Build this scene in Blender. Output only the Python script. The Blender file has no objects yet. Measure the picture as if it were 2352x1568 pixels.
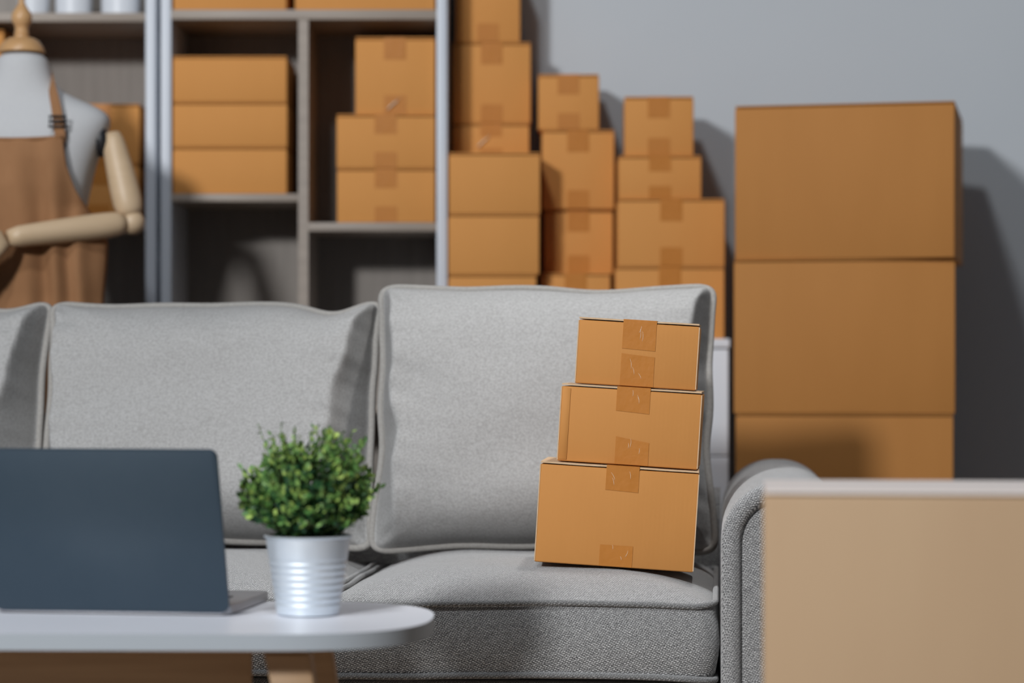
import bpy, bmesh, math, random
from mathutils import Vector, Matrix, noise, Euler
random.seed(7)
C = bpy.context.scene
COL = C.collection
R = math.radians
# ------------------------------------------------------------------ camera
CAM_Z, FOC, HZ = 0.80, 5553.0, 850.0       # eye height, focal length in px of a 2352 wide frame, horizon row
cam_d = bpy.data.cameras.new('camera'); cam = bpy.data.objects.new('camera', cam_d); COL.objects.link(cam)
cam.location = (0, 0, CAM_Z); cam.rotation_euler = (R(90), 0, 0)
cam_d.sensor_width = 36; cam_d.lens = FOC * 36 / 2352
cam_d.shift_y = (HZ - 784) / 2352
cam_d.dof.use_dof = True; cam_d.dof.focus_distance = 4.08; cam_d.dof.aperture_fstop = 2.15
cam_d.clip_start = 0.05; cam_d.clip_end = 100
C.camera = cam
# ------------------------------------------------------------------ world, lamps, exposure
C.view_settings.view_transform = 'Standard'; C.view_settings.look = 'None'
C.view_settings.exposure = 0.0; C.view_settings.gamma = 1.0; C.view_settings.use_curve_mapping = False
w = bpy.data.worlds.new('room_light'); C.world = w; w.use_nodes = True
nt = w.node_tree; bg = nt.nodes['Background']
tc = nt.nodes.new('ShaderNodeTexCoord'); sx = nt.nodes.new('ShaderNodeSeparateXYZ')
nt.links.new(tc.outputs['Generated'], sx.inputs[0])
ramp = nt.nodes.new('ShaderNodeValToRGB')
mr = nt.nodes.new('ShaderNodeMapRange'); mr.inputs[1].default_value = -1; mr.inputs[2].default_value = 1
nt.links.new(sx.outputs['X'], mr.inputs[0]); nt.links.new(mr.outputs[0], ramp.inputs[0])
ramp.color_ramp.elements[0].position = 0.0; ramp.color_ramp.elements[0].color = (0.72, 0.82, 1.0, 1)
ramp.color_ramp.elements[1].position = 1.0; ramp.color_ramp.elements[1].color = (0.62, 0.62, 0.64, 1)
e = ramp.color_ramp.elements.new(0.5); e.color = (0.30, 0.46, 0.68, 1)
nt.links.new(ramp.outputs[0], bg.inputs[0]); bg.inputs[1].default_value = 0.125

def area(name, loc, target, size, power, col, size_y=None):
    d = bpy.data.lights.new(name, 'AREA'); o = bpy.data.objects.new(name, d); COL.objects.link(o)
    d.shape = 'RECTANGLE' if size_y else 'DISK'; d.size = size
    if size_y: d.size_y = size_y
    d.energy = power; d.color = col
    o.location = loc
    o.rotation_euler = (Vector(target) - Vector(loc)).to_track_quat('-Z', 'Y').to_euler()
    return o
area('window_light', (-2.9, -1.85, 3.2), (0.1, 5.4, 0.95), 0.7, 330, (0.97, 0.985, 1.0))
area('clerestory_light', (-1.1, 1.3, 4.8), (0.3, 5.2, 0.8), 0.45, 78, (0.95, 0.98, 1.0))
sd = bpy.data.lights.new('seat_spot', 'SPOT'); so_ = bpy.data.objects.new('seat_spot', sd); COL.objects.link(so_)  # added spot above the seat, there to brighten its top
sd.energy = 80; sd.spot_size = R(50); sd.spot_blend = .9; sd.shadow_soft_size = .06; sd.color = (1.0, .985, .97)
so_.location = (0.50, 4.33, 2.65); so_.rotation_euler = (Vector((.08, 4.22, .45)) - so_.location).to_track_quat('-Z', 'Y').to_euler()

# ------------------------------------------------------------------ helpers
def PX(px, d): return (px - 1176) * d / FOC
def PZ(py, d): return CAM_Z - (py - HZ) * d / FOC
def mat(name, col, rough=0.6, metal=0.0, spec=0.5):
    m = bpy.data.materials.new(name); m.use_nodes = True
    b = m.node_tree.nodes['Principled BSDF']
    b.inputs['Base Color'].default_value = (*col, 1); b.inputs['Roughness'].default_value = rough
    b.inputs['Metallic'].default_value = metal; b.inputs['Specular IOR Level'].default_value = spec
    return m
def N(m, t, **kw):
    n = m.node_tree.nodes.new(t)
    for k, v in kw.items(): setattr(n, k, v)
    return n
def L(m, a, b): m.node_tree.links.new(a, b)
def bsdf(m): return m.node_tree.nodes['Principled BSDF']
def mixcol(m, fac, a, b):
    n = N(m, 'ShaderNodeMix', data_type='RGBA')
    for sock, v in ((n.inputs[0], fac), (n.inputs[6], a), (n.inputs[7], b)):
        if isinstance(v, (tuple, float, int)): sock.default_value = (*v, 1) if isinstance(v, tuple) else v
        else: L(m, v, sock)
    return n.outputs[2]
def mottled(name, c1, c2, scale, rough=0.6, stretch=(1, 1, 1), bump=0.0, detail=4, metal=0.0, spec=0.5, bscale=None):
    m = mat(name, c1, rough, metal, spec)
    t = N(m, 'ShaderNodeTexCoord'); mp = N(m, 'ShaderNodeMapping'); mp.inputs['Scale'].default_value = stretch
    L(m, t.outputs['Object'], mp.inputs[0])
    n = N(m, 'ShaderNodeTexNoise'); n.inputs['Scale'].default_value = scale; n.inputs['Detail'].default_value = detail
    L(m, mp.outputs[0], n.inputs['Vector'])
    r = N(m, 'ShaderNodeMapRange'); r.inputs[1].default_value = .3; r.inputs[2].default_value = .7
    L(m, n.outputs['Fac'], r.inputs[0])
    L(m, mixcol(m, r.outputs[0], c1, c2), bsdf(m).inputs['Base Color'])
    if bump:
        n2 = n
        if bscale:
            n2 = N(m, 'ShaderNodeTexNoise'); n2.inputs['Scale'].default_value = bscale; L(m, mp.outputs[0], n2.inputs['Vector'])
        bp = N(m, 'ShaderNodeBump'); bp.inputs['Strength'].default_value = bump; bp.inputs['Distance'].default_value = .002
        L(m, n2.outputs['Fac'], bp.inputs['Height']); L(m, bp.outputs[0], bsdf(m).inputs['Normal'])
    return m
def cardboard(name, c1, c2):
    m = mottled(name, c1, c2, 9, .72, (1, 1, .25), spec=.25)
    t = N(m, 'ShaderNodeTexCoord'); wv = N(m, 'ShaderNodeTexWave', wave_type='BANDS', bands_direction='X')
    wv.inputs['Scale'].default_value = 42; wv.inputs['Distortion'].default_value = 1.2; wv.inputs['Detail'].default_value = 2
    L(m, t.outputs['Object'], wv.inputs['Vector'])
    bp = N(m, 'ShaderNodeBump'); bp.inputs['Strength'].default_value = .06; bp.inputs['Distance'].default_value = .0006
    L(m, wv.outputs['Fac'], bp.inputs['Height']); L(m, bp.outputs[0], bsdf(m).inputs['Normal'])
    return m
def weave(name, dark, lite, scale=1.0, bump=.9, contrast=(.10, .50)):
    m = mat(name, lite, .9, 0, .15); bsdf(m).inputs['Sheen Weight'].default_value = .6; bsdf(m).inputs['Sheen Roughness'].default_value = .5
    t = N(m, 'ShaderNodeTexCoord'); s = N(m, 'ShaderNodeSeparateXYZ'); L(m, t.outputs['Object'], s.inputs[0])
    def lin(kx, ky, kz):
        acc = None
        for sock, k in ((s.outputs[0], kx), (s.outputs[1], ky), (s.outputs[2], kz)):
            mu = N(m, 'ShaderNodeMath', operation='MULTIPLY'); L(m, sock, mu.inputs[0]); mu.inputs[1].default_value = k
            if acc is None: acc = mu.outputs[0]
            else:
                ad = N(m, 'ShaderNodeMath', operation='ADD'); L(m, acc, ad.inputs[0]); L(m, mu.outputs[0], ad.inputs[1]); acc = ad.outputs[0]
        return acc
    cb = N(m, 'ShaderNodeCombineXYZ'); L(m, lin(1, .55, 0.25), cb.inputs[0]); L(m, lin(-.30, .84, 1), cb.inputs[1])
    nz = N(m, 'ShaderNodeTexNoise'); nz.inputs['Scale'].default_value = 170 * scale; nz.inputs['Detail'].default_value = 2
    L(m, cb.outputs[0], nz.inputs['Vector'])
    off = N(m, 'ShaderNodeVectorMath', operation='MULTIPLY_ADD'); L(m, nz.outputs['Color'], off.inputs[0])
    off.inputs[1].default_value = (.0026 / scale,) * 3; L(m, cb.outputs[0], off.inputs[2])
    br = N(m, 'ShaderNodeTexBrick'); br.offset = .5; L(m, off.outputs[0], br.inputs['Vector'])
    br.inputs['Scale'].default_value = 1; br.inputs['Brick Width'].default_value = .0054 / scale
    br.inputs['Row Height'].default_value = .0027 / scale; br.inputs['Mortar Size'].default_value = .0010 / scale
    br.inputs['Mortar Smooth'].default_value = 1.0
    br.inputs['Color1'].default_value = (1, 1, 1, 1); br.inputs['Color2'].default_value = (.72, .72, .72, 1); br.inputs['Mortar'].default_value = (0, 0, 0, 1)
    n3 = N(m, 'ShaderNodeTexNoise'); n3.inputs['Scale'].default_value = 420 * scale; n3.inputs['Detail'].default_value = 1; L(m, cb.outputs[0], n3.inputs['Vector'])
    mu = N(m, 'ShaderNodeMath', operation='MULTIPLY'); L(m, br.outputs['Color'], mu.inputs[0]); L(m, n3.outputs['Fac'], mu.inputs[1])
    r = N(m, 'ShaderNodeMapRange'); r.inputs[1].default_value = contrast[0]; r.inputs[2].default_value = contrast[1]; L(m, mu.outputs[0], r.inputs[0])
    L(m, mixcol(m, r.outputs[0], dark, lite), bsdf(m).inputs['Base Color'])
    bp = N(m, 'ShaderNodeBump'); bp.inputs['Strength'].default_value = bump; bp.inputs['Distance'].default_value = .0015
    L(m, mu.outputs[0], bp.inputs['Height']); L(m, bp.outputs[0], bsdf(m).inputs['Normal'])
    return m
M = {}
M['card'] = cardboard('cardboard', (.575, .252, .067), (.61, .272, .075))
M['card_far'] = cardboard('cardboard_lit', (.635, .282, .076), (.67, .302, .084))  # same board brightened, stronger light on the far boxes put into the colour
M['card_big'] = cardboard('cardboard_dimmed', (.47, .202, .052), (.50, .218, .058))  # same board darkened, weaker light on the big boxes put into the colour
M['card_edge'] = mottled('cut_and_lit_edge', (.62, .42, .25), (.70, .50, .32), 60, .8, spec=.2)  # cut flap edges, and corner strips painted as lit sides
M['kraft'] = cardboard('pale_kraft_board', (.42, .285, .172), (.44, .305, .185))
M['kraft_top'] = cardboard('lit_kraft_top', (.82, .73, .68), (.84, .75, .70))  # kraft lightened for the top, light from above put into the colour
M['tape'] = mottled('packing_tape', (.49, .185, .032), (.53, .205, .04), 30, .42, (1, 1, 1), .25, bscale=90, spec=.22)
M['tape_crease_glint'] = mat('tape_crease_glint', (.9, .80, .66), .12, 0, .9)  # pale tone puts the highlights of wrinkled tape into the colour
M['wall'] = mottled('painted_wall', (.54, .575, .61), (.55, .585, .62), 3, .85, spec=.2, bump=.03, bscale=200)
M['floor'] = mottled('floor_boards', (.33, .24, .16), (.26, .18, .115), 5, .45, (.4, 6, 1))
M['white_paint'] = mat('white_paint', (.78, .83, .90), .45)
M['shelf_white'] = mottled('pale_edge_laminate', (.55, .585, .65), (.57, .61, .67), 4, .4)
M['shelf_wood'] = mottled('taupe_wood_laminate', (.36, .30, .25), (.29, .24, .20), 8, .5, (.6, 6, 6))
M['shelf_back'] = mottled('grey_wood_panel', (.30, .265, .235), (.25, .222, .197), 10, .6, (6, 1, .5))
M['linen'] = mottled('linen_cushion_cover', (.44, .435, .43), (.335, .33, .322), 210, .92, (1, 1, 1), .25, 5, spec=.12, bscale=500)
M['pipe'] = mottled('linen_piping', (.37, .355, .335), (.31, .295, .275), 200, .92, spec=.12)
M['weave'] = weave('woven_upholstery', (.045, .045, .047), (.76, .755, .75))
M['weave_pipe'] = weave('woven_piping', (.10, .10, .10), (.42, .42, .42))
M['dark_cloth'] = mat('dark_lining', (.02, .02, .022), .95, 0, .1)
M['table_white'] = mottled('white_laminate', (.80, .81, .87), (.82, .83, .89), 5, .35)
M['table_edge'] = mat('shaded_white_edge', (.36, .40, .44), .4)  # white edge greyed, its shade put into the colour
M['oak'] = mottled('oak_wood', (.42, .275, .155), (.33, .205, .11), 7, .5, (.5, 6, 9))
M['laptop'] = mottled('slate_metal', (.029, .051, .074), (.031, .053, .076), 40, .42, metal=.2)
M['laptop_deck'] = mat('silver_deck', (.35, .35, .37), .35, .6)
M['key'] = mat('black_keys', (.015, .015, .017), .5)
M['screen'] = mat('dark_screen', (.01, .01, .012), .1)
M['zinc'] = mottled('galvanised_tin', (.80, .86, .92), (.74, .81, .88), 25, .5, metal=.6)
M['soil'] = mottled('potting_soil', (.03, .022, .015), (.05, .035, .022), 90, .95, bump=.6)
M['stem'] = mat('green_stem', (.07, .11, .03), .7)
M['form'] = mottled('white_form_cloth', (.54, .545, .555), (.51, .515, .525), 200, .8, spec=.2)
M['turned'] = mottled('turned_wood', (.60, .36, .17), (.50, .28, .12), 6, .4, (1, 1, 5))
M['beech'] = mottled('beech_wood', (.62, .46, .30), (.55, .40, .25), 7, .45, (1, 1, 5))
M['black'] = mat('black_plastic', (.012, .012, .014), .45)
M['apron'] = mottled('brown_canvas', (.34, .175, .085), (.28, .14, .066), 14, .9, (1, 1, .5), .3, 5, spec=.12, bscale=400)
M['ceramic'] = mat('white_ceramic', (.72, .75, .80), .4)
M['chrome'] = mat('chrome', (.6, .6, .62), .2, 1)
mf = mat('box_leaf', (.06, .16, .03), .45, 0, .4); M['leaf'] = mf
gi = N(mf, 'ShaderNodeNewGeometry'); cr = N(mf, 'ShaderNodeValToRGB'); L(mf, gi.outputs['Random Per Island'], cr.inputs[0])
cr.color_ramp.elements[0].color = (.012, .05, .022, 1); cr.color_ramp.elements[1].color = (.10, .22, .05, 1)
e = cr.color_ramp.elements.new(.55); e.color = (.025, .09, .03, 1)
e = cr.color_ramp.elements.new(.8); e.color = (.05, .14, .035, 1)
L(mf, cr.outputs[0], bsdf(mf).inputs['Base Color'])

mf = mat('young_box_leaf', (.15, .3, .06), .45, 0, .4); M['leaf_young'] = mf
gi = N(mf, 'ShaderNodeNewGeometry'); cr = N(mf, 'ShaderNodeValToRGB'); L(mf, gi.outputs['Random Per Island'], cr.inputs[0])
cr.color_ramp.elements[0].color = (.075, .20, .05, 1); cr.color_ramp.elements[1].color = (.42, .56, .13, 1)
e = cr.color_ramp.elements.new(.6); e.color = (.19, .34, .085, 1)
L(mf, cr.outputs[0], bsdf(mf).inputs['Base Color'])

def obj(name, bm, m, parent=None, smooth=False, loc=None):
    me = bpy.data.meshes.new(name); bmesh.ops.recalc_face_normals(bm, faces=bm.faces); bm.to_mesh(me); bm.free()
    if smooth:
        for p in me.polygons: p.use_smooth = True
    o = bpy.data.objects.new(name, me); COL.objects.link(o)
    for mm in (m if isinstance(m, (list, tuple)) else [m]): me.materials.append(mm)
    if parent: o.parent = parent
    if loc: o.location = loc
    return o
def auto_smooth(o, ang=35):
    me = o.data
    for p in me.polygons: p.use_smooth = True
    bm = bmesh.new(); bm.from_mesh(me)
    for ed in bm.edges:
        ed.smooth = not (len(ed.link_faces) == 2 and ed.calc_face_angle(0) > R(ang))
    bm.to_mesh(me); bm.free()
    return o
def tag(o, label, cat, group=None):
    o['label'] = label; o['category'] = cat
    if group: o['group'] = group
    return o
def thing(name, label, cat, loc=(0, 0, 0), rot=(0, 0, 0), group=None):
    o = bpy.data.objects.new(name, None); COL.objects.link(o); o.empty_display_size = .05
    o.location = loc; o.rotation_euler = rot
    return tag(o, label, cat, group)
def structure(o): o['kind'] = 'structure'; return o
def boxbm(bm, x0, x1, y0, y1, z0, z1, bev=0.0, seg=2, mi=0):
    r = bmesh.ops.create_cube(bm, size=1)
    for v in r['verts']:
        v.co = Vector((x0 + (v.co.x + .5) * (x1 - x0), y0 + (v.co.y + .5) * (y1 - y0), z0 + (v.co.z + .5) * (z1 - z0)))
    fs = {f for v in r['verts'] for f in v.link_faces}
    for f in fs: f.material_index = mi
    if bev:
        es = {e for v in r['verts'] for e in v.link_edges}
        bmesh.ops.bevel(bm, geom=list(es), offset=bev, segments=seg, affect='EDGES', profile=.5)
def box(name, x0, x1, y0, y1, z0, z1, m, parent=None, bev=0.0, seg=2):
    bm = bmesh.new(); boxbm(bm, x0, x1, y0, y1, z0, z1, bev, seg)
    o = obj(name, bm, m, parent)
    return auto_smooth(o, 50) if bev else o
def tube(bm, pts, rad, n=10, closed=False, caps=True):
    pts = [Vector(p) for p in pts]; k = len(pts); rings = []
    rads = rad if isinstance(rad, (list, tuple)) else [rad] * k
    up = None
    for i, p in enumerate(pts):
        a = pts[(i - 1) % k] if (closed or i > 0) else p
        b = pts[(i + 1) % k] if (closed or i < k - 1) else p
        t = (b - a).normalized()
        if up is None:
            up = Vector((0, 0, 1)) if abs(t.z) < .9 else Vector((0, 1, 0))
        s = t.cross(up).normalized(); up = s.cross(t).normalized()
        rings.append([bm.verts.new(p + (s * math.cos(2 * math.pi * j / n) + up * math.sin(2 * math.pi * j / n)) * rads[i]) for j in range(n)])
    m_ = k if closed else k - 1
    for i in range(m_):
        A, B = rings[i], rings[(i + 1) % k]
        sh = 0
        if closed and i == k - 1:
            sh = min(range(n), key=lambda q: (A[0].co - B[q].co).length)
        for j in range(n):
            bm.faces.new((A[j], A[(j + 1) % n], B[(j + 1 + sh) % n], B[(j + sh) % n]))
    if not closed and caps:
        bm.faces.new(rings[0][::-1]); bm.faces.new(rings[-1])
def lathe(bm, prof, n=32, cx=0, cy=0, sxy=(1, 1), cap=True):
    rings = []
    for r, z in prof:
        rings.append([bm.verts.new((cx + r * sxy[0] * math.cos(2 * math.pi * j / n), cy + r * sxy[1] * math.sin(2 * math.pi * j / n), z)) for j in range(n)])
    for A, B in zip(rings, rings[1:]):
        for j in range(n): bm.faces.new((A[j], A[(j + 1) % n], B[(j + 1) % n], B[j]))
    if cap: bm.faces.new(rings[0][::-1]); bm.faces.new(rings[-1])
def prism(bm, pts, y0, y1, bev=0.0, seg=3):
    """outline in x,z extruded along y"""
    a = [bm.verts.new((x, y0, z)) for x, z in pts]; b = [bm.verts.new((x, y1, z)) for x, z in pts]
    n = len(pts); f0 = bm.faces.new(a[::-1]); f1 = bm.faces.new(b)
    for i in range(n): bm.faces.new((a[i], a[(i + 1) % n], b[(i + 1) % n], b[i]))
    if bev:
        es = [e for e in f0.edges]
        bmesh.ops.bevel(bm, geom=es, offset=bev, segments=seg, affect='EDGES', profile=.5)
def slab(bm, pts, z0, z1, bev=0.0, seg=3):
    """outline in x,y extruded along z"""
    a = [bm.verts.new((x, y, z0)) for x, y in pts]; b = [bm.verts.new((x, y, z1)) for x, y in pts]
    n = len(pts); f0 = bm.faces.new(a[::-1]); f1 = bm.faces.new(b)
    for i in range(n): bm.faces.new((a[i], a[(i + 1) % n], b[(i + 1) % n], b[i]))
    if bev: bmesh.ops.bevel(bm, geom=list(f0.edges) + list(f1.edges), offset=bev, segments=seg, affect='EDGES', profile=.5)
    return f1

# ------------------------------------------------------------------ the room
structure(box('floor', -3.2, 3.2, -1.0, 6.1, -.05, 0, M['floor']))
structure(box('wall_back', -3.2, 3.2, 6.0, 6.1, 0, 2.9, M['wall']))
structure(box('baseboard_back', -3.2, 3.2, 5.985, 5.999, 0, .09, M['white_paint'], bev=.003))

# ------------------------------------------------------------------ cardboard boxes
def carton(label, x, y, z, wd, dp, h, yaw=0, roll=0, seam='y', tapes=None, group=None, card='card', top=None, crease=False, detail=False, tape_w=.052):
    """x = middle of the front, y = front, z = underside"""
    t = thing('cardboard_box', label, 'box', (x, y, z), (0, R(roll), R(yaw)), group)
    g = .0019 if detail else .0026; ft = .0028; hw = wd / 2
    bm = bmesh.new(); boxbm(bm, -hw, hw, 0, dp, 0, h - ft - g, .0025 if detail else .003, 2)
    auto_smooth(obj('body', bm, M[card], t), 50)
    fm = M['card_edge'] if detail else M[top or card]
    warp = .0012 if detail else 0
    for s in (-1, 1):                       # two top flaps meeting in the middle
        bm = bmesh.new()
        if seam == 'y': a = (s * .0012, s * (hw - .0008)); xs = (min(a), max(a)); ys = (.0006, dp - .0006)
        else:
            xs = (-hw + .0008, hw - .0008); mid = dp / 2
            ys = (.0006, mid - .0012) if s < 0 else (mid + .0012, dp - .0006)
        boxbm(bm, xs[0], xs[1], ys[0], ys[1], h - ft, h, 0)
        bmesh.ops.subdivide_edges(bm, edges=bm.edges[:], cuts=5, use_grid_fill=True)
        if warp:
            for v in bm.verts:
                v.co.z -= warp * (1 - abs(v.co.x) / hw) * (1 if v.co.y < .02 else .4) * max(0, math.sin(v.co.x * 40 + z * 50)) * .6
        obj('flap', bm, fm, t)
    if detail:                              # pale strips on the front corners, lit box sides put into colour
        for s in (-1, 1):
            box('lit_corner_strip', s * (hw - .0004) - .0009, s * (hw - .0004) + .0009, -.0004, .0016, .002, h - ft - g - .001, M['card_edge'], t)
    if crease:
        box('glue_flap', -hw + .003, -hw + .0165, -.0012, .001, .003, h - ft - g - .003, M[card], t, .0004, 1)
    e_ = .0007
    if tapes is None and seam == 'y': tapes = [('t', 0, min(.052, h * .36)), ('b', 0, min(.045, h * .3))]
    elif tapes is None: tapes = []
    for kind, cx, ln, *rest in tapes:
        rot = rest[0] if rest else 0
        bm = bmesh.new(); hwt = tape_w / 2
        if kind == 't': path = [(-e_, h - ln), (-e_, h - .004), (-e_, h + e_ * .3), (.004, h + e_), (dp * .5, h + e_), (dp - .004, h + e_), (dp + e_, h), (dp + e_, h - ln)]
        elif kind == 'b': path = [(-e_, 0.0012), (-e_, ln * .5), (-e_, ln)]
        else: path = [(-e_, rest[1]), (-e_, rest[1] + ln / 2), (-e_, rest[1] + ln)]
        prev = None
        K = 6
        for i, (py, pz) in enumerate(path):
            row = []
            for k in range(K + 1):
                q = k / K * 2 - 1
                sk = math.tan(R(rot)) * q * hwt if ((kind in 'tb' and ((kind == 't' and i == 0) or (kind == 'b' and i == len(path) - 1))) or kind == 'p') else 0
                row.append(bm.verts.new((cx + q * hwt, py, pz + sk)))
            if prev:
                for k in range(K): bm.faces.new((prev[k], prev[k + 1], row[k + 1], row[k]))
            prev = row
        o = obj('tape', bm, M['tape'], t)
        so = o.modifiers.new('thick', 'SOLIDIFY'); so.thickness = .0003; so.offset = 0
        if detail:
            rnd = random.Random(round(cx * 1000) * 31 + round(ln * 1000) * 7 + ord(kind) + round(h * 1000))
            bm = bmesh.new()
            zc = h - ln if kind == 't' else (0.004 if kind == 'b' else rest[1])
            for _ in range(3):
                x0 = cx + rnd.uniform(-.55, .55) * hwt; z0 = zc + ln * rnd.uniform(.15, .7); a = R(rnd.uniform(50, 105)); l_ = ln * rnd.uniform(.15, .38)
                pts = [(x0 + math.cos(a + j * .08) * l_ * j / 4, -.0010, min(z0 + math.sin(a + j * .08) * l_ * j / 4, h - .004)) for j in range(5)]
                tube(bm, pts, [.0001, .00025, .0003, .0002, .0001], 5)
            obj('tape_crease_glint', bm, M['tape_crease_glint'], o, True)
    return t

def carton_px(label, l, r, top, z, d, dp, **kw):
    """front between two columns of the photograph at distance d, standing on height z and reaching up to row top"""
    x = PX((l + r) / 2, d); wd = (r - l) * d / FOC; zt = PZ(top, d)
    kw.setdefault('card', 'card_far')
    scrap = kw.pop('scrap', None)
    c = carton(label, x, d, z, wd, dp, zt - z - .0006, **kw)
    if scrap:                               # a loose crumpled end of clear tape on the front
        rs = random.Random(5); bm = bmesh.new(); prev = None
        for i in range(7):
            a_ = [bm.verts.new((scrap[0] - .012 + i * .004 + q * .010, -.002 - abs(math.sin(i * 1.3 + q * 2)) * .006, scrap[1] + i * .0035 + q * .012 + rs.uniform(-.001, .001))) for q in (-.5, 0, .5)]
            if prev:
                for k in range(2): bm.faces.new((prev[k], prev[k + 1], a_[k + 1], a_[k]))
            prev = a_
        o = obj('tape_scrap', bm, M['tape_crease_glint'], c, True); so = o.modifiers.new('t', 'SOLIDIFY'); so.thickness = .0004
        o['label'] = 'shiny crumpled clear tape end'
    return zt

def stack(rows, z, group):
    for (label, l, r, top, d, dp, kw) in rows:
        z = carton_px(label, l, r, top, z, d, dp, group=group, **kw)
    return z

# white cabinet carrying the small stacks
cx0, cx1, cd = PX(1031, 5.6), PX(1667, 5.66), 5.58
cz = PZ(779, 5.68)
cab = thing('cabinet', 'white low cabinet under the stacks of small boxes behind the sofa', 'cabinet', (0, 0, 0))
box('body', cx0, cx1, cd + .018, 5.985, .06, cz - .022, M['white_paint'], cab, .002)
box('plinth', cx0 + .02, cx1 - .02, cd + .05, 5.98, 0, .06, M['white_paint'], cab)
box('top_panel', cx0 - .004, cx1 + .002, cd - .004, 5.985, cz - .021, cz, M['white_paint'], cab, .002)
xm = (cx0 + cx1) / 2
dz = PZ(1046, 5.6)
for a, b in ((cx0 + .001, xm - .0015), (xm + .0015, cx1 - .001)):
    dr = box('drawer', a, b, cd, cd + .017, dz + .0015, cz - .024, M['white_paint'], cab, .0015)
    box('handle', (a + b) / 2 - .06, (a + b) / 2 + .06, cd - .014, cd - .001, dz + .12, dz + .13, M['chrome'], dr, .003)
    do = box('door', a, b, cd, cd + .017, .065, dz - .0015, M['white_paint'], cab, .0015)
    box('handle', (a + b) / 2 - .005, (a + b) / 2 + .005, cd - .014, cd - .001, .38, .5, M['chrome'], do, .003)

G1, G2, G3, G4 = 'boxes in the tall stack beside the shelves', 'boxes in the middle stack on the cabinet', 'boxes in the right stack on the cabinet', 'big boxes stacked on the floor'
nt_ = dict(seam='x')
stack([
    ('wide cardboard box peeping over the sofa at the foot of the stack beside the shelves', 1030, 1232, 630, 5.62, .34, nt_),
    ('wide plain cardboard box second from below in the stack beside the shelves', 1030, 1239, 491, 5.62, .34, nt_),
    ('wide plain cardboard box with three taped boxes set back on top of it', 1031, 1241, 350, 5.62, .34, nt_),
    ('shallow taped cardboard box resting on the wide plain box, beside the shelves', 1040, 1216, 283, 5.80, .17, {'scrap': (-.018, .032)}),
    ('square taped cardboard box second from the top in the tallest stack', 1040, 1219, 97, 5.80, .18, {}),
    ('topmost cardboard box of the tallest stack, cut off by the upper picture edge', 1046, 1195, -105, 5.80, .17, {}),
], cz, G1)
stack([
    ('low taped cardboard box at the foot of the middle stack, just above the sofa', 1243, 1402, 627, 5.70, .2, {}),
    ('half shaded cardboard box second from below in the middle stack', 1250, 1408, 481, 5.77, .2, {}),
    ('cardboard box with a slanting shadow across it in the middle stack', 1245, 1411, 298, 5.76, .21, {}),
    ('small cardboard box on top of the middle stack against the grey wall', 1236, 1376, 170, 5.76, .19, {'yaw': -2}),
], cz, G2)
stack([
    ('wide cardboard box at the foot of the right stack, partly behind the sofa cushion', 1414, 1664, 612, 5.68, .24, {}),
    ('wide taped cardboard box second from below in the right small stack', 1419, 1665, 456, 5.68, .24, {}),
    ('low cardboard box under the small topmost box of the right stack', 1421, 1611, 357, 5.69, .22, {}),
    ('small square cardboard box on top of the right stack', 1434, 1593, 221, 5.70, .2, {'yaw': -2}),
], cz, G3)
zb = 0.0
for lab, l, r, top, yw in (
    ('large cardboard box on the floor under the other large boxes, hidden behind the sofa arm', 1690, 2186, 1299, -9),
    ('large cardboard box third from the top, just above the pale box and sofa arm', 1690, 2186, 950, -9),
    ('large cardboard box in the middle of the tall big stack at the right', 1686, 2190, 594, -9),
    ('large cardboard box on top of the big stack at the right', 1687, 2189, 237, -12.8)):
    d = 5.43
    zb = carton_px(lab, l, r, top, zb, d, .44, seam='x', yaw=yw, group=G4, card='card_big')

# ------------------------------------------------------------------ shelving units
SD, SB = 5.65, 5.95
def unit(label, xl, xr, divider, shelves, group):
    u = thing('shelving_unit', label, 'shelf', ((xl + xr) / 2, SD, 0), group=group)
    ox = -(xl + xr) / 2
    for a, b in ((xl, xl + .0245), (xr - .0245, xr)):
        box('side_panel', a + ox, b + ox, 0, SB - SD, 0, 2.2, M['shelf_white'], u, .001)
    box('back_panel', xl + .0245 + ox, xr - .0245 + ox, SB - SD - .008, SB - SD, .03, 2.19, M['shelf_back'], u)
    if divider: box('divider', divider[0] + ox, divider[1] + ox, .001, SB - SD - .009, .05, divider[2], M['shelf_wood'], u)
    for a, b, zt, th in shelves: box('shelf_board', a + ox, b + ox, .0005, SB - SD - .009, zt - th, zt, M['shelf_wood'], u, .0008)
    return u
xl, xr = PX(369, SD), PX(1027, SD); dv = (PX(685, SD), PX(708, SD))
zt = PZ(22, SD); zl = PZ(445, SD); zr = PZ(511, SD)
a, b = xl + .0248, xr - .0248
unit('right shelving unit with pale side panels and a divider, full of cardboard boxes', xl, xr, (dv[0], dv[1], zt - .024),
     [(a, b, zt, .023), (a, dv[0] - .0003, zl, .018), (dv[1] + .0003, b, zr, .02), (a, dv[0] - .0003, .72, .02), (dv[1] + .0003, b, .72, .02), (a, b, .05, .02), (a, b, 2.19, .02)], 'shelving units along the wall')
xl2, xr2 = xl - .011 - .78, xl - .011
a2, b2 = xl2 + .0248, xr2 - .0248
zt2 = PZ(29, SD); zl2 = PZ(507, SD)
unit('left shelving unit behind the dress form with white jars on its upper board', xl2, xr2, None,
     [(a2, b2, zt2, .021), (a2, b2, zl2, .02), (a2, b2, .72, .02), (a2, b2, .05, .02), (a2, b2, 2.19, .02)], 'shelving units along the wall')
e = .0003
GA = 'boxes on the right shelving unit'
carton_px('cardboard box on the top shelf, left of the two cut off by the picture edge', 398, 658, -150, zt + e, 5.66, .26, seam='x', group=GA)
carton_px('cardboard box on the top shelf, right of the two cut off by the picture edge', 677, 999, -150, zt + e, 5.66, .26, seam='x', group=GA)
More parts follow.
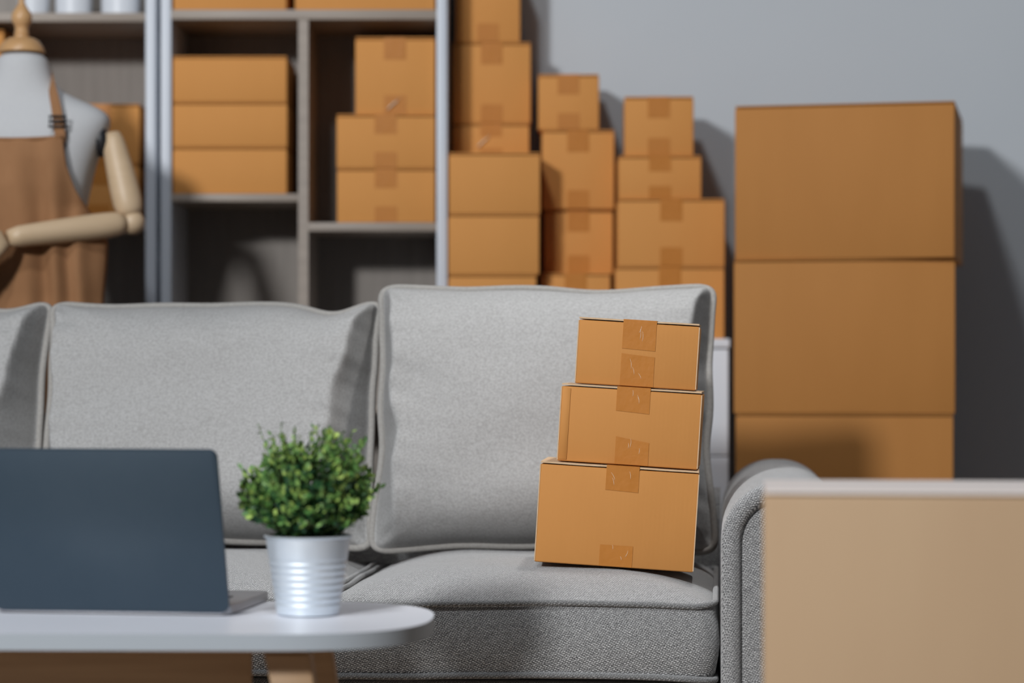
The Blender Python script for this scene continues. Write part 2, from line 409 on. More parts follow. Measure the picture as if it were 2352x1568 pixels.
stack([
    ('flat cardboard box lowest of the three alike beside the pale shelf panel', 397, 659, 337, 5.66, .25, nt_),
    ('flat cardboard box between two alike on the left shelf compartment', 397, 660, 234, 5.66, .25, nt_),
    ('flat cardboard box topmost of the three alike on the left shelf compartment', 397, 659, 128, 5.66, .25, nt_),
], zl + e, GA)
stack([
    ('taped cardboard box standing on the lower right shelf board under two others', 774, 999, 386, 5.66, .25, {}),
    ('taped cardboard box in the middle of three in the right shelf compartment', 773, 999, 262, 5.66, .25, {}),
    ('tall cardboard box with a shiny tape scrap, topmost in the right shelf compartment', 816, 999, 85, 5.67, .24, {'scrap': (-.004, .014)}),
], zr + e, GA)
GB = 'boxes on the left shelving unit'
stack([
    ('cardboard box on the shelf behind the bent wooden forearm', 135, 318, 376, 5.70, .2, {}),
    ('cardboard box on the shelf behind the wooden upper arm and white shoulder', 140, 320, 238, 5.70, .2, {}),
], zl2 + e, GB)
stack([
    ('cardboard box at the left picture edge behind the apron, lower of two', -190, 6, 290, 5.68, .2, {}),
    ('cardboard box at the left picture edge beside the wooden neck cap', -190, 9, 68, 5.68, .2, {}),
], zl2 + e, GB)
for i, (l, r, lab, tp) in enumerate(((38, 118, 'white tapered jar on the shelf behind the turned wooden neck finial', .7), (127, 212, 'white jar in the middle of three on the upper shelf board', 1.0), (232, 322, 'white jar next to the pale shelf panel on the upper board', 1.0))):
    d = 5.74; s = d / FOC; rr = (r - l) / 2 * s
    j = thing('jar', lab, 'jar', (PX((l + r) / 2, d), d, zt2 + e), group='white jars on the upper shelf')
    bm = bmesh.new(); k = .86 if tp < 1 else .97
    lathe(bm, [(rr * k - .003, 0), (rr * k, .003), (rr, .10), (rr, .125), (rr * .9, .135), (rr * .88, .136)], 32); auto_smooth(obj('body', bm, M['ceramic'], j), 40)
    bm = bmesh.new(); lathe(bm, [(rr * .93, .1365), (rr * .95, .138), (rr * .95, .152), (rr * .9, .156), (.014, .158), (.014, .168), (.01, .172)], 32); auto_smooth(obj('lid', bm, M['ceramic'], j), 40)

# ------------------------------------------------------------------ sofa
YAW = -5.0
SO = Vector((0, 3.95, 0)); SR = Matrix.Rotation(R(YAW), 4, 'Z')
def SW(x, y, z): return SO + SR @ Vector((x, y, z))
sofa = thing('sofa', 'grey woven three seat sofa with piped seat cushions and a rolled arm', 'sofa', SO, (0, 0, R(YAW)))
def rrect(hw, hd, r, n=8):
    out = []
    for qx, qy, a0 in ((1, 1, 0), (-1, 1, 90), (-1, -1, 180), (1, -1, 270)):
        for i in range(n + 1):
            a = R(a0 + 90 * i / n); out.append((qx * (hw - r) + r * math.cos(a), qy * (hd - r) + r * math.sin(a)))
    return out
def dense(pts, step):
    out = []
    for i, p in enumerate(pts):
        q = pts[(i + 1) % len(pts)]; d = math.dist(p, q); k = max(1, int(d / step))
        for j in range(k): out.append((p[0] + (q[0] - p[0]) * j / k, p[1] + (q[1] - p[1]) * j / k))
    return out
SEAT_W, SEAT_D, ZB, ZT, ZC = .644, .74, .294, .418, .467
def seat_cushion(xc, seed):
    hw, hd = SEAT_W / 2, SEAT_D / 2
    base = dense(rrect(hw, hd, .035), .02)
    prof = [(.28, ZB + .002), (.10, ZB), (.02, ZB + .0005), (.004, ZB + .003), (-.001, ZB + .012), (-.006, ZB + .04), (-.008, (ZB + ZT) / 2), (-.006, ZT - .035), (-.001, ZT - .010), (.003, ZT - .002)]
    mx = .30
    for i in range(1, 22):
        s = (i / 21) ** 1.5
        prof.append((.003 + s * (mx - .003), ZT - .002 + (ZC - ZT + .002) * (1 - (1 - s) ** 3.2)))
    bm = bmesh.new(); rings = []
    for ins, z in prof:
        ring = []
        for x, y in base:
            fx, fy = (hw - ins) / hw, (hd - ins) / hd
            p = Vector((x * fx, y * fy, z))
            nz_ = noise.noise(Vector((p.x * 5 + seed, p.y * 5, p.z * 6))) * .004
            if z > ZT: p.z += nz_ * 1.0
            else: p.y += nz_ * .6
            ring.append(bm.verts.new((xc + p.x, hd + p.y, p.z)))
        rings.append(ring)
    n = len(base)
    for A, B in zip(rings, rings[1:]):
        for j in range(n): bm.faces.new((A[j], A[(j + 1) % n], B[(j + 1) % n], B[j]))
    bm.faces.new(rings[0][::-1]); bm.faces.new(rings[-1])
    o = obj('seat_cushion', bm, M['weave'], sofa, True)
    for zz in (ZT, ZB + .006):
        bm = bmesh.new()
        pts = [(xc + x * 1.004, hd + y * 1.004, zz + .0025 * math.sin(x * 9 + seed) + noise.noise(Vector((x * 7, y * 7, seed))) * .003 + (.006 if zz == ZT else -.003) * (max(0, abs(x) / hw - .86) / .14) ** 2) for x, y in base]
        tube(bm, pts, .0052, 8, True); obj('piping', bm, M['weave_pipe'], o, True)
for i, xc in enumerate((.008, .008 - .656, .008 - 1.312)): seat_cushion(xc, i * 3.7 + 1)
AX0, AW = .341, .215
XL = -1.66
box('base_frame', XL + .002, AX0 - .002, .03, .92, .10, .288, M['weave'], sofa, .012, 3)
box('front_rail', XL + .002, AX0 - .002, .004, .028, .10, .272, M['weave'], sofa, .006, 3)
bm = bmesh.new()
prof = [(.775, .29), (.775, .50), (.79, .545), (.83, .568), (.88, .568), (.92, .545), (.935, .52), (.935, .12), (.92, .10), (.79, .10)]
a_ = [bm.verts.new((XL + .003, y, z)) for y, z in prof]; b_ = [bm.verts.new((AX0 - .003, y, z)) for y, z in prof]
bm.faces.new(a_); bm.faces.new(b_[::-1])
for i in range(len(prof)): bm.faces.new((a_[i], b_[i], b_[(i + 1) % len(prof)], a_[(i + 1) % len(prof)]))
auto_smooth(obj('back_rest', bm, M['weave'], sofa), 60)
def arch(x0, x1, z0, z1, r, n=14):
    out = [(x0, z0)]
    for i in range(n + 1):
        a = R(180 - 90 * i / n); out.append((x0 + r + r * math.cos(a), z1 - r + r * math.sin(a)))
    for i in range(n + 1):
        a = R(90 - 90 * i / n); out.append((x1 - r + r * math.cos(a), z1 - r + r * math.sin(a)))
    out.append((x1, z0)); return out
def arm(x0):
    x1 = x0 + AW; ztop = .622; y0 = -.045
    bm = bmesh.new(); prism(bm, dense(arch(x0, x1, .10, ztop, .1), .05), y0 + .016, .945, .012, 3)
    o = auto_smooth(obj('arm', bm, M['weave'], sofa), 50)
    bm = bmesh.new(); rr = .0165
    pth = dense(arch(x0 + rr - .001, x1 - rr + .001, .101, ztop - rr + .001, .1 - rr), .02)
    k = pth.index(min(pth, key=lambda p: (p[1], p[0])))
    pth = [p for p in pth if not (p[1] < .104 and x0 + rr + .002 < p[0] < x1 - rr - .002)]
    tube(bm, [(x, y0 + .0165, z) for x, z in pth], rr, 14); obj('arm_border', bm, M['weave'], o, True)
    bm = bmesh.new(); pl = dense(arch(x0 + .034, x1 - .034, .105, ztop - .034, .1 - .034), .02); prism(bm, pl, y0 + .006, y0 + .026, .006, 3)
    auto_smooth(obj('front_panel', bm, M['weave'], o), 50)
arm(AX0); arm(XL - AW - .002)
for lx in (AX0 + .1, XL - .1):
    for ly in (.05, .86):
        bm = bmesh.new(); lathe(bm, [(.016, 0), (.026, .099)], 16, lx, ly); obj('leg', bm, M['oak'], sofa, True)

# ------------------------------------------------------------------ loose back cushions
def cushion(label, px, pz, d, wd, h, T, seed, tilt, yaw, dip=0.0, roll=0.0, flank=1.0):
    hw, hh = wd / 2, h / 2
    def outline(u, v):
        x = hw * u * (1 - .035 * (1 - abs(v) ** 3.0))
        z = hh * v * (1 - .045 * (1 - abs(u) ** 4.0))
        k = max(abs(u), abs(v)) ** 6
        x += k * abs(u) ** 4 * (u / max(.01, abs(u))) * noise.noise(Vector((v * 2.2, seed, 3))) * .010
        z += k * abs(v) ** 4 * (v / max(.01, abs(v))) * noise.noise(Vector((u * 2.0, seed, 9))) * .010
        if v < 0: z += .008 * v ** 2 * (1 - u * u)
        if v > 0 and dip: z -= dip * v ** 4 * math.exp(-((u - .72) / .16) ** 2)
        # rounded corner ears
        c = max(0, abs(u) + abs(v) - 1.9) / .10
        x -= (1 if u > 0 else -1) * .010 * c ** 2; z -= (1 if v > 0 else -1) * .010 * c ** 2
        return x, z
    def surf(u, v, side):
        x, z = outline(u, v)
        def smin(t, k=.09):
            hh_ = max(0.0, k - abs(t - 1)) / k
            return max(0.0, min(t, 1) - hh_ * hh_ * k * .25)
        wf = (.035 + flank * .27 * ((1 - v) / 2) ** .9) if u > 0 else (.05 + .12 * (1 - v) / 2)
        wf *= 1 + .35 * noise.noise(Vector((v * 3.1, seed, 21)))
        fu = smin(max(0, 1 - abs(u) - .012) / wf)
        fv = max(0, 1 - min(1, abs(v) + .010) ** (5 if v > 0 else 6)) ** .6
        y = (T + .040 * (1 - v) / 2) * fu * fv
        # folds running in from the side seams and corners
        eu, ev = math.exp(-(1 - abs(u)) / .13), math.exp(-(1 - abs(v)) / .10)
        fade = min(1, (1 - abs(u)) * 9) * min(1, (1 - abs(v)) * 9)
        fold = noise.noise(Vector((u * 2.0, v * 9.0 + u * 1.5, seed))) * .020 * eu + noise.noise(Vector((u * 8.0, v * 2.0, seed + 5))) * .008 * ev
        fold += noise.noise(Vector((u * 2.2, v * 2.2, seed + 11))) * .010
        cr = math.exp(-((abs(u) - 1) ** 2 + (abs(v) - 1) ** 2) / .05)
        fold -= cr * .012 * abs(math.sin(math.atan2(1 - abs(v) + .01, 1 - abs(u) + .01) * 5 + seed))
        y += fold * fade
        return x, side * max(y, .002 if fade > 0 else 0), z
    t = thing('back_cushion', label, 'cushion', (PX(px, d), d, PZ(pz, d)), group='loose linen back cushions on the sofa')
    t.rotation_euler = (Matrix.Rotation(R(yaw), 3, 'Z') @ Matrix.Rotation(R(-tilt), 3, 'X') @ Matrix.Rotation(R(roll), 3, 'Y')).to_euler()
    nu, nv = 110, 90
    def prm(i, n): q = 2 * i / n - 1; return math.sin(q * math.pi / 2) * .45 + q * .55
    bm = bmesh.new(); G = {}
    for side in (-1, 1):
        for i in range(nu + 1):
            for j in range(nv + 1):
                edge = i in (0, nu) or j in (0, nv)
                if edge and side == 1: G[side, i, j] = G[-1, i, j]; continue
                u, v = prm(i, nu), prm(j, nv)
                x, y, z = surf(u, v, side if side < 0 else .5)
                G[side, i, j] = bm.verts.new((x, 0 if edge else y, z))
        for i in range(nu):
            for j in range(nv):
                q = (G[side, i, j], G[side, i + 1, j], G[side, i + 1, j + 1], G[side, i, j + 1])
                bm.faces.new(q)
    obj('cover', bm, M['linen'], t, True)
    bm = bmesh.new(); pts = []
    K = 70
    for s in range(4):
        for k in range(K):
            q = 2 * k / K - 1
            u, v = ((q, -1), (1, q), (-q, 1), (-1, -q))[s]
            x, z = outline(u, v); pts.append((x * 1.004, noise.noise(Vector((x * 6, z * 6, seed))) * .006, z * 1.004))
    pts = [tuple((Vector(pts[(i - 2) % len(pts)]) + Vector(pts[(i - 1) % len(pts)]) + Vector(pts[i]) + Vector(pts[(i + 1) % len(pts)]) + Vector(pts[(i + 2) % len(pts)])) / 5) for i in range(len(pts))]
    tube(bm, pts, .0070, 10, True); obj('piping', bm, M['pipe'], t, True)
    return t
cushion('right linen back cushion behind the three taped boxes, the tallest one', 1250, 959.5, 4.56, .642, .515, .105, 1.3, 13, YAW)
cushion('middle linen back cushion between two others, behind the potted plant', 480, 973, 4.642, .652, .485, .105, 4.1, 14, YAW - 1, dip=.022)
cushion('left linen back cushion cut off by the picture edge, behind the laptop', -262, 966, 4.735, .640, .47, .105, 8.6, 14, YAW - 2, dip=.01, flank=.72)

# ------------------------------------------------------------------ the three boxes on the sofa
GS = 'three taped boxes stacked on the sofa'
RL = 3.6
d0 = 4.10
base = Vector((PX(1409, d0), d0, PZ(1302, d0)))
up = Matrix.Rotation(R(RL), 3, 'Y') @ Vector((0, 0, 1))
h1, h2, h3 = .1715, .1325, .1135
carton('lowest and widest of the three taped boxes on the sofa seat', *base, .270, .20, h1, yaw=-4.5, roll=RL, group=GS, detail=True,
       tapes=[('t', .006, .042, -2), ('b', .003, .037)], tape_w=.056)
p = base + up * (h1 + .001) + Vector((.0125, .012, .0))
carton('middle of the three taped boxes on the sofa, with a folded glue strip', *p, .2395, .175, h2, yaw=-6, roll=RL, group=GS, detail=True, crease=True,
       tapes=[('t', .004, .042, -3), ('b', .007, .044, -8)], tape_w=.057)
p2 = p + up * (h2 + .001) + Vector((.006, .008, 0))
carton('smallest and topmost of the three taped boxes on the sofa', *p2, .2065, .15, h3, yaw=-5.5, roll=RL, group=GS, detail=True,
       tapes=[('t', .002, .050, -2), ('b', .002, .054, -4)], tape_w=.057)

# ------------------------------------------------------------------ pale box in the right foreground
dfb = 2.8
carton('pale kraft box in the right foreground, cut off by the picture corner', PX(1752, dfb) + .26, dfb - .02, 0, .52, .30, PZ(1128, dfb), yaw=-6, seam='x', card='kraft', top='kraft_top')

# ------------------------------------------------------------------ coffee table
TZ, TX = .4514, -.7
TY0, TY1 = 3.2 - 3.43, 3.655 - 3.43
def TPX(px): return PX(px, 3.27) - TX
tab = thing('coffee_table', 'white topped coffee table with rounded end and wooden legs', 'table', (TX, 3.43, 0), (0, 0, R(-1.2)))
tx1 = -.111 - TX; tx0 = -1.28 - TX; hd = (TY1 - TY0) / 2; yc = (TY0 + TY1) / 2
out = []
def sup(t, e): return math.copysign(abs(t) ** (2 / e), t)
for i in range(33):
    a = R(-90 + 180 * i / 32); out.append((tx1 - .21 + .21 * sup(math.cos(a), 2.5), yc + hd * sup(math.sin(a), 2.5)))
for i in range(33):
    a = R(90 + 180 * i / 32); out.append((tx0 + .21 + .21 * sup(math.cos(a), 2.5), yc + hd * sup(math.sin(a), 2.5)))
ded = [p for i, p in enumerate(out) if math.dist(p, out[i - 1]) > 1e-5]
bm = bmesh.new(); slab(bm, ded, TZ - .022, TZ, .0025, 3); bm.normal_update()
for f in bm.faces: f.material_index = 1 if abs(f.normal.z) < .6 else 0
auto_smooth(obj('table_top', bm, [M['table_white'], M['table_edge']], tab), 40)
box('apron', tx0 + .22, PX(578, 3.40) - TX, 3.40 - 3.43, 3.422 - 3.43, TZ - .13, TZ - .0225, M['oak'], tab, .002)
box('rail', TPX(300) + .0004, TPX(712), 3.265 - 3.43, 3.282 - 3.43, TZ - .032, TZ - .0225, M['oak'], tab, .001)
box('apron', tx0 + .22, TPX(560), 3.572 - 3.43, 3.594 - 3.43, TZ - .06, TZ - .0225, M['oak'], tab, .002)
for lx, sgn in ((TPX(665), 1), (tx0 + .2, -1)):
    for ly in (3.29 - 3.43, 3.55 - 3.43):
        bm = bmesh.new()
        top_ = [(lx - .031, TZ - .0335), (lx + .031, TZ - .0335)]
        pr = [(lx - .031, TZ - .034), (lx + .031, TZ - .034), (lx + .02 + sgn * .075, 0), (lx - .012 + sgn * .075, 0)]
        prism(bm, pr, ly - (.02), ly + .02, .004, 2); auto_smooth(obj('leg', bm, M['oak'], tab), 50)

# ------------------------------------------------------------------ laptop
dl = 3.43
LW, LD, LH = .345, .236, .243
lap = thing('laptop', 'dark slate laptop standing open on the white table, lid towards the viewer', 'laptop', (PX(528, dl), dl, TZ + .0006), (0, 0, R(-8)))
bm = bmesh.new(); slab(bm, rrect(LW / 2, LD / 2, .012), 0, .013, .002, 2); bmesh.ops.translate(bm, vec=(-LW / 2, LD / 2, .001), verts=bm.verts)
lb = auto_smooth(obj('base', bm, M['laptop_deck'], lap), 40)
box('keyboard', -LW + .03, -.03, .03, .135, .0141, .0152, M['key'], lb)
box('touchpad', -LW / 2 - .055, -LW / 2 + .055, .15, .222, .0141, .0146, M['laptop'], lb)
ang = 17
bm = bmesh.new()
pts = rrect(LW / 2, LH / 2, .012)
prism(bm, [(x - LW / 2, z + LH / 2) for x, z in pts], -.006, 0, .0015, 2)
bmesh.ops.rotate(bm, cent=(0, 0, 0), matrix=Matrix.Rotation(R(ang), 3, 'X'), verts=bm.verts)
bmesh.ops.translate(bm, vec=(0, .002, .006), verts=bm.verts)
lid = auto_smooth(obj('lid', bm, M['laptop'], lap), 40)
bm = bmesh.new(); boxbm(bm, -LW + .006, -.006, .0002, .0012, .012, LH - .008)
bmesh.ops.rotate(bm, cent=(0, 0, 0), matrix=Matrix.Rotation(R(ang), 3, 'X'), verts=bm.verts); bmesh.ops.translate(bm, vec=(0, .002, .006), verts=bm.verts)
obj('screen', bm, M['screen'], lid)
bm = bmesh.new(); tube(bm, [(-LW + .05, .004, .012), (-.05, .004, .012)], .005, 12); obj('hinge', bm, M['laptop'], lap, True)

# ------------------------------------------------------------------ potted plant
dp_ = 3.45; sp = dp_ / FOC
pot = thing('potted_plant', 'bushy green plant in a ribbed tin pot on the white table', 'plant', (PX(708, dp_), dp_, TZ + .0006))
r0, r1, ph = .0445, .0605, .112
prof = [(.038, .0), (r0, .0015)]
for i in range(1, 60):
    t_ = i / 59; r = r0 + (r1 - r0) * t_
    if .10 < t_ < .72: r += .0007 * math.sin(t_ * 2 * math.pi * 11)
    prof.append((r, .0015 + t_ * (ph - .004)))
prof += [(r1 + .002, ph - .002), (r1 + .0028, ph), (r1 + .001, ph + .0015), (r1 - .002, ph), (r1 - .006, ph - .03)]
bm = bmesh.new(); lathe(bm, prof, 56, cap=False); bm.faces.new([v for v in bm.verts][:56][::-1]); auto_smooth(obj('pot', bm, M['zinc'], pot), 60)
bm = bmesh.new(); lathe(bm, [(r1 - .0075, ph - .03), (r1 - .005, ph - .012), (.03, ph - .008), (.004, ph - .006)], 32); obj('soil', bm, M['soil'], pot, True)
rnd = random.Random(11)
bl = bmesh.new(); bs = bmesh.new()
def leaf(bm, p, dr, ln, wd, mi=0):
    dr = dr.normalized(); s = dr.cross(Vector((rnd.uniform(-1, 1), rnd.uniform(-1, 1), rnd.uniform(-1, 1)))).normalized(); nrm = s.cross(dr)
    c = [(0, 0, 0), (.3, .8, .08), (.65, 1, .12), (1, 0, 0), (.65, -1, .12), (.3, -.8, .08)]
    vs = [bm.verts.new(p + dr * ln * a + s * wd * b + nrm * ln * cc) for a, b, cc in c]
    for f in (bm.faces.new((vs[0], vs[1], vs[2], vs[3])), bm.faces.new((vs[0], vs[3], vs[4], vs[5]))): f.material_index = mi
ctr = Vector((0, 0, .174))
for k in range(370):
    th = rnd.uniform(0, 2 * math.pi); ph_ = math.acos(rnd.uniform(-.62, 1))
    dirv = Vector((math.sin(ph_) * math.cos(th), math.sin(ph_) * math.sin(th), math.cos(ph_)))
    rad = rnd.uniform(.72, 1.0) + (.25 if rnd.random() < .10 and dirv.z > .0 else 0) + (.24 if dirv.x > .15 and dirv.z > .72 else 0)
    end = ctr + Vector((dirv.x * .098, dirv.y * .095, dirv.z * (.074 if dirv.z > 0 else .074))) * rad
    rt = Vector((rnd.uniform(-.03, .03), rnd.uniform(-.03, .03), ph - .008))
    midp = rt.lerp(end, .55) + Vector((dirv.x, dirv.y, .2)) * .012
    wisp = k >= 330
    if wisp:
        end = ctr + Vector((rnd.uniform(-.075, .085), rnd.uniform(-.06, .06), rnd.uniform(.060, .088) + (.012 if rnd.random() < .4 else 0)))
        dirv = (end - ctr).normalized(); midp = rt.lerp(end, .6) + Vector((dirv.x, dirv.y, 0)) * .008
    pts = [rt, rt.lerp(midp, .5) + Vector((0, 0, .004)), midp, midp.lerp(end, .5), end]
    tube(bs, pts, [.0011, .001, .0009, .0007, .0004], 4)
    nl = rnd.randint(14, 19)
    for q in range(nl):
        f = q / nl; f = .35 + f * .65
        p = midp.lerp(end, (f - .35) / .65) if f > .5 else rt.lerp(midp, f)
        ax = (end - midp).normalized()
        side = Vector((rnd.uniform(-1, 1), rnd.uniform(-1, 1), rnd.uniform(-1, 1)))
        leaf(bl, p, ax * .6 + side * .9 + Vector((0, 0, .15)), rnd.uniform(.006, .010) if wisp else rnd.uniform(.008, .0145), rnd.uniform(.0018, .0028) if wisp else rnd.uniform(.0028, .0046), 1 if (f > .78 and rad > .8) or wisp else 0)
o = obj('stems', bs, M['stem'], pot, True); o['kind'] = 'stuff'
o = obj('foliage', bl, [M['leaf'], M['leaf_young']], pot, True); o['kind'] = 'stuff'

# ------------------------------------------------------------------ dress form with wooden arms
dm = 5.2; MX = PX(52, dm)
def mz(py): return PZ(py, dm)
def mx(px): return PX(px, dm) - MX
form = thing('dress_form', 'white dress form with turned wooden neck cap and jointed wooden arm', 'mannequin', (MX, dm, 0))
secs = [(.70, .155, .10), (.78, .17, .112), (.88, .155, .106), (.98, .126, .09), (1.06, .124, .088), (1.13, .132, .096), (1.19, .144, .105), (1.25, .158, .104), (1.30, .178, .095), (1.33, .190, .084), (1.35, .186, .074), (1.366, .160, .066), (1.38, .125, .061), (1.395, .092, .058), (1.41, .074, .056), (1.43, .064, .054), (1.455, .057, .052), (1.485, .0495, .049)]
bm = bmesh.new(); rings = []
nn = 56
for z, rx, ry in secs:
    e_ = 2.5 if .95 < z < 1.37 else 2.1
    rings.append([bm.verts.new((rx * sup(math.cos(2 * math.pi * j / nn), e_), ry * sup(math.sin(2 * math.pi * j / nn), e_), z)) for j in range(nn)])
for A, B in zip(rings, rings[1:]):
    for j in range(nn): bm.faces.new((A[j], A[(j + 1) % nn], B[(j + 1) % nn], B[j]))
bm.faces.new(rings[0][::-1]); bm.faces.new(rings[-1])
o = obj('torso', bm, M['form'], form, True); sb = o.modifiers.new('s', 'SUBSURF'); sb.levels = sb.render_levels = 1
zc = 1.4825
def rz(px): return px / 1068
capz = [(.0495, zc), (.050, zc + .004), (.044, zc + .016), (.036, zc + .026), (.027, zc + .031), (.0165, zc + .033), (.0155, zc + .040), (.0168, zc + .042), (.0150, zc + .044), (.0138, zc + .050), (.0152, zc + .052), (.0138, zc + .055), (.0165, zc + .059), (.0210, zc + .067), (.0222, zc + .076), (.0200, zc + .086), (.0130, zc + .096), (.0075, zc + .105), (.0062, zc + .112), (.011, zc + .130), (.014, zc + .14), (.011, zc + .15), (.002, zc + .155)]
bm = bmesh.new(); lathe(bm, capz, 36, mx(52) - .002); auto_smooth(obj('neck_cap', bm, M['turned'], form), 50)
bm = bmesh.new(); lathe(bm, [(.014, .03), (.014, .705)], 20); obj('pole', bm, M['turned'], form, True)
bm = bmesh.new(); lathe(bm, [(.16, 0), (.165, .01), (.15, .025), (.03, .035)], 36); auto_smooth(obj('base', bm, M['turned'], form), 40)
def wooden_arm(s, elbow, wrist, name_hand):
    sh = Vector((s * (mx(258)), -.012, mz(308)))
    bm = bmesh.new()
    ax = (Vector((s * .96, .12, .2))).normalized()
    pc = Vector((s * mx(237), -.004, mz(322)))
    tube(bm, [pc - ax * .014, pc - ax * .002, pc + ax * .008, pc + ax * .012], [.036, .036, .033, .024], 24); obj('shoulder_joint', bm, M['black'], form, True)
    bm = bmesh.new(); k = 12; pts = [sh.lerp(elbow, i / k) for i in range(k + 1)]
    rr = [.018, .0235, .0255, .0268, .028, .0292, .0302, .031, .0316, .032, .0315, .029, .021]
    tube(bm, pts, rr, 24); up_ = obj('upper_arm', bm, M['beech'], form, True)
    bm = bmesh.new(); bmesh.ops.create_uvsphere(bm, u_segments=24, v_segments=16, radius=.0262); bmesh.ops.translate(bm, vec=elbow + (elbow - sh).normalized() * .012, verts=bm.verts); obj('elbow_joint', bm, M['beech'], form, True)
    e2 = elbow + (elbow - sh).normalized() * .012
    bm = bmesh.new(); dr = (wrist - e2).normalized(); st = e2 + dr * .018
    pts = [st.lerp(wrist, i / k) for i in range(k + 1)]
    tube(bm, pts, [.020, .0265, .0275, .0278, .0275, .027, .0265, .0258, .025, .0242, .0232, .022, .016], 24); obj('forearm', bm, M['beech'], form, True)
    # carved hand: palm, four fingers, thumb
    bm = bmesh.new(); nrm = Vector((0, 1, 0)); dn = dr.cross(nrm).normalized()
    if dn.z > 0: dn = -dn
    w0 = wrist + dr * .006; drp = (dr + dn * .35).normalized(); pn = drp.cross(nrm).normalized()
    if pn.z > 0: pn = -pn
    ringsH = []
    for q, hz_, hy in ((0, .019, .019), (.02, .028, .024), (.05, .036, .022), (.08, .038, .018), (.098, .034, .013)):
        c = w0 + drp * q
        ringsH.append([bm.verts.new(c + pn * hz_ * sup(math.cos(2 * math.pi * j / 20), 2.6) + nrm * hy * sup(math.sin(2 * math.pi * j / 20), 2.6)) for j in range(20)])
    for A, B in zip(ringsH, ringsH[1:]):
        for j in range(20): bm.faces.new((A[j], A[(j + 1) % 20], B[(j + 1) % 20], B[j]))
    bm.faces.new(ringsH[0][::-1]); bm.faces.new(ringsH[-1])
    hnd = obj('hand', bm, M['beech'], form, True)
    for q, ln in ((-.027, .068), (-.009, .078), (.009, .072), (.027, .056)):
        b0 = w0 + drp * .094 + pn * q; bm = bmesh.new()
        p1 = b0 + (drp + Vector((0, -.25, 0))) * ln * .45; p2_ = p1 + (drp + Vector((0, -.6, -.1))) * ln * .32; p3 = p2_ + (drp + Vector((0, -.9, -.2))) * ln * .22
        tube(bm, [b0, b0.lerp(p1, .5), p1, p2_, p3], [.0085, .0088, .0082, .0075, .0045], 12); obj('finger', bm, M['beech'], hnd, True)
    b0 = w0 + drp * .035 - pn * .03; bm = bmesh.new()
    p1 = b0 + (drp * .7 - pn * .8) * .034; p2_ = p1 + (drp * .9 - pn * .25) * .028
    tube(bm, [b0, b0.lerp(p1, .5), p1, p2_], [.011, .0108, .0095, .006], 12); obj('thumb', bm, M['beech'], hnd, True)
wooden_arm(1, Vector((mx(306), -.03, mz(500))), Vector((mx(58), -.175, mz(556))), 'r')
wooden_arm(-1, Vector((-mx(306), -.03, mz(520))), Vector((-.31, -.18, mz(620))), 'l')

# apron hanging on the dress form
apr = thing('apron', 'brown canvas apron with a neck strap hanging on the white dress form', 'apron', (MX, dm, 0))
tb = [(325, .106), (345, .107), (390, .113), (440, .128), (480, .147), (520, .17), (560, .19), (620, .187), (690, .181), (800, .185), (950, .19)]
def hwz(z):
    for (p0, w0), (p1, w1) in zip(tb, tb[1:]):
        z0, z1 = mz(p0), mz(p1)
        if z1 <= z <= z0: return w0 + (w1 - w0) * (z0 - z) / (z0 - z1)
    return tb[0][1] if z > mz(325) else tb[-1][1]
def ryz(z):
    for (z0, rx0, r0_), (z1, rx1, r1_) in zip(secs, secs[1:]):
        if z0 <= z <= z1:
            t_ = (z - z0) / (z1 - z0); return rx0 + (rx1 - rx0) * t_, r0_ + (r1_ - r0_) * t_
    return .15, .1
bm = bmesh.new(); gr = []
NZ_, NX_ = 70, 64
for i in range(NZ_ + 1):
    z = mz(325) + (mz(950) - mz(325)) * i / NZ_
    hw_ = hwz(z); rx, ry = ryz(z); row = []
    for j in range(NX_ + 1):
        q = 2 * j / NX_ - 1; x = hw_ * q
        ex = max(rx, hw_ * .92, .13) + .012
        y = -(max(ry, .094) + .018) * max(0, 1 - (abs(x) / (ex * 1.06)) ** 2.4) ** .5
        fall = min(1, max(0, (mz(340) - z) / .25))
        y -= (.011 * noise.noise(Vector((x * 22, z * 3.0, 2))) + .007 * math.sin(x * 95 + noise.noise(Vector((x * 9, z * 4, 1))) * 3)) * (.25 + fall)
        zz = z - (.006 * (1 - q * q) if i == 0 else 0)
        row.append(bm.verts.new((x, y - .004, zz)))
    gr.append(row)
for A, B in zip(gr, gr[1:]):
    for j in range(NX_): bm.faces.new((A[j], A[j + 1], B[j + 1], B[j]))
o = obj('bib', bm, M['apron'], apr, True); so = o.modifiers.new('t', 'SOLIDIFY'); so.thickness = .003; so.offset = 0
bm = bmesh.new()       # stitched hem along the top edge
zt_ = mz(325)
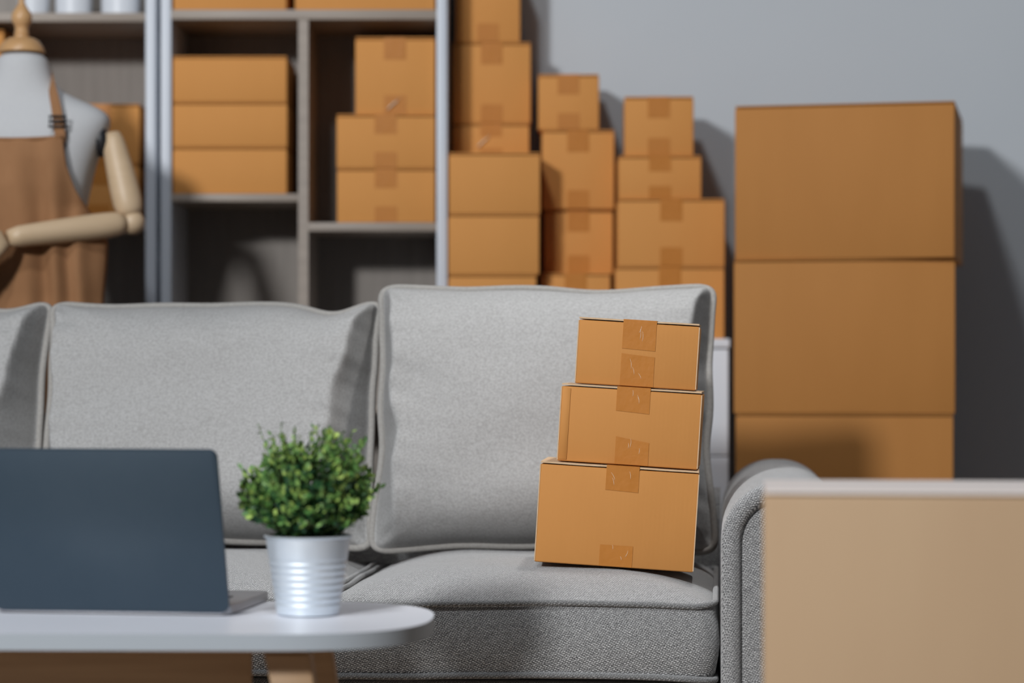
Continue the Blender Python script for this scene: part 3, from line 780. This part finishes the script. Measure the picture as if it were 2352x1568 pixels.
tube(bm, [(v.co.x, v.co.y, v.co.z) for v in []] or [(hwz(zt_) * q, -(max(ryz(zt_)[1], .094) + .0235) * max(0, 1 - (abs(hwz(zt_) * q) / ((max(ryz(zt_)[0], .13) + .012) * 1.06)) ** 2.4) ** .5, zt_ - .006 * (1 - q * q)) for q in [i / 12 - 1 for i in range(25)]], .0035, 8)
obj('hem', bm, M['apron'], apr, True)
def ribbon(name, pts, wv, half, m, parent, th=.0025):
    bm = bmesh.new(); prev = None
    for p, wd_ in zip(pts, wv):
        p = Vector(p); a_ = bm.verts.new(p - Vector(wd_) * half); b_ = bm.verts.new(p + Vector(wd_) * half)
        if prev: bm.faces.new((prev[0], prev[1], b_, a_))
        prev = (a_, b_)
    o = obj(name, bm, m, parent, True); so = o.modifiers.new('t', 'SOLIDIFY'); so.thickness = th; so.offset = 0
    sb = o.modifiers.new('s', 'SUBSURF'); sb.levels = sb.render_levels = 2
    return o
for s in (1, -1):
    pts = [(s * mx(160), -.094, mz(345)), (s * mx(157), -.103, mz(312)), (s * mx(152), -.096, mz(280)), (s * mx(143), -.078, mz(245)), (s * mx(131), -.056, mz(212)), (s * mx(124), -.03, mz(190)), (s * mx(119), .004, mz(176)), (s * mx(105), .038, mz(168)), (s * .02, .062, mz(164)), (0, .064, mz(164))]
    wv = [(1, 0, 0), (1, 0, 0), (.97, 0, .15), (.9, -.1, .3), (.75, -.3, .5), (.45, -.5, .7), (.2, -.3, .9), (0, 0, 1), (0, 0, 1), (0, 0, 1)]
    st = ribbon('strap', pts, wv, .0125, M['apron'], apr)
    bm = bmesh.new(); cx_, cz_ = s * mx(152), mz(290)
    tube(bm, [(cx_ - .017, -.104, cz_ - .011), (cx_ + .017, -.104, cz_ - .011), (cx_ + .017, -.1, cz_ + .011), (cx_ - .017, -.1, cz_ + .011)], .003, 8, True)
    tube(bm, [(cx_ - .017, -.105, cz_), (cx_ + .017, -.105, cz_)], .003, 8)
    obj('buckle', bm, M['black'], st, True)
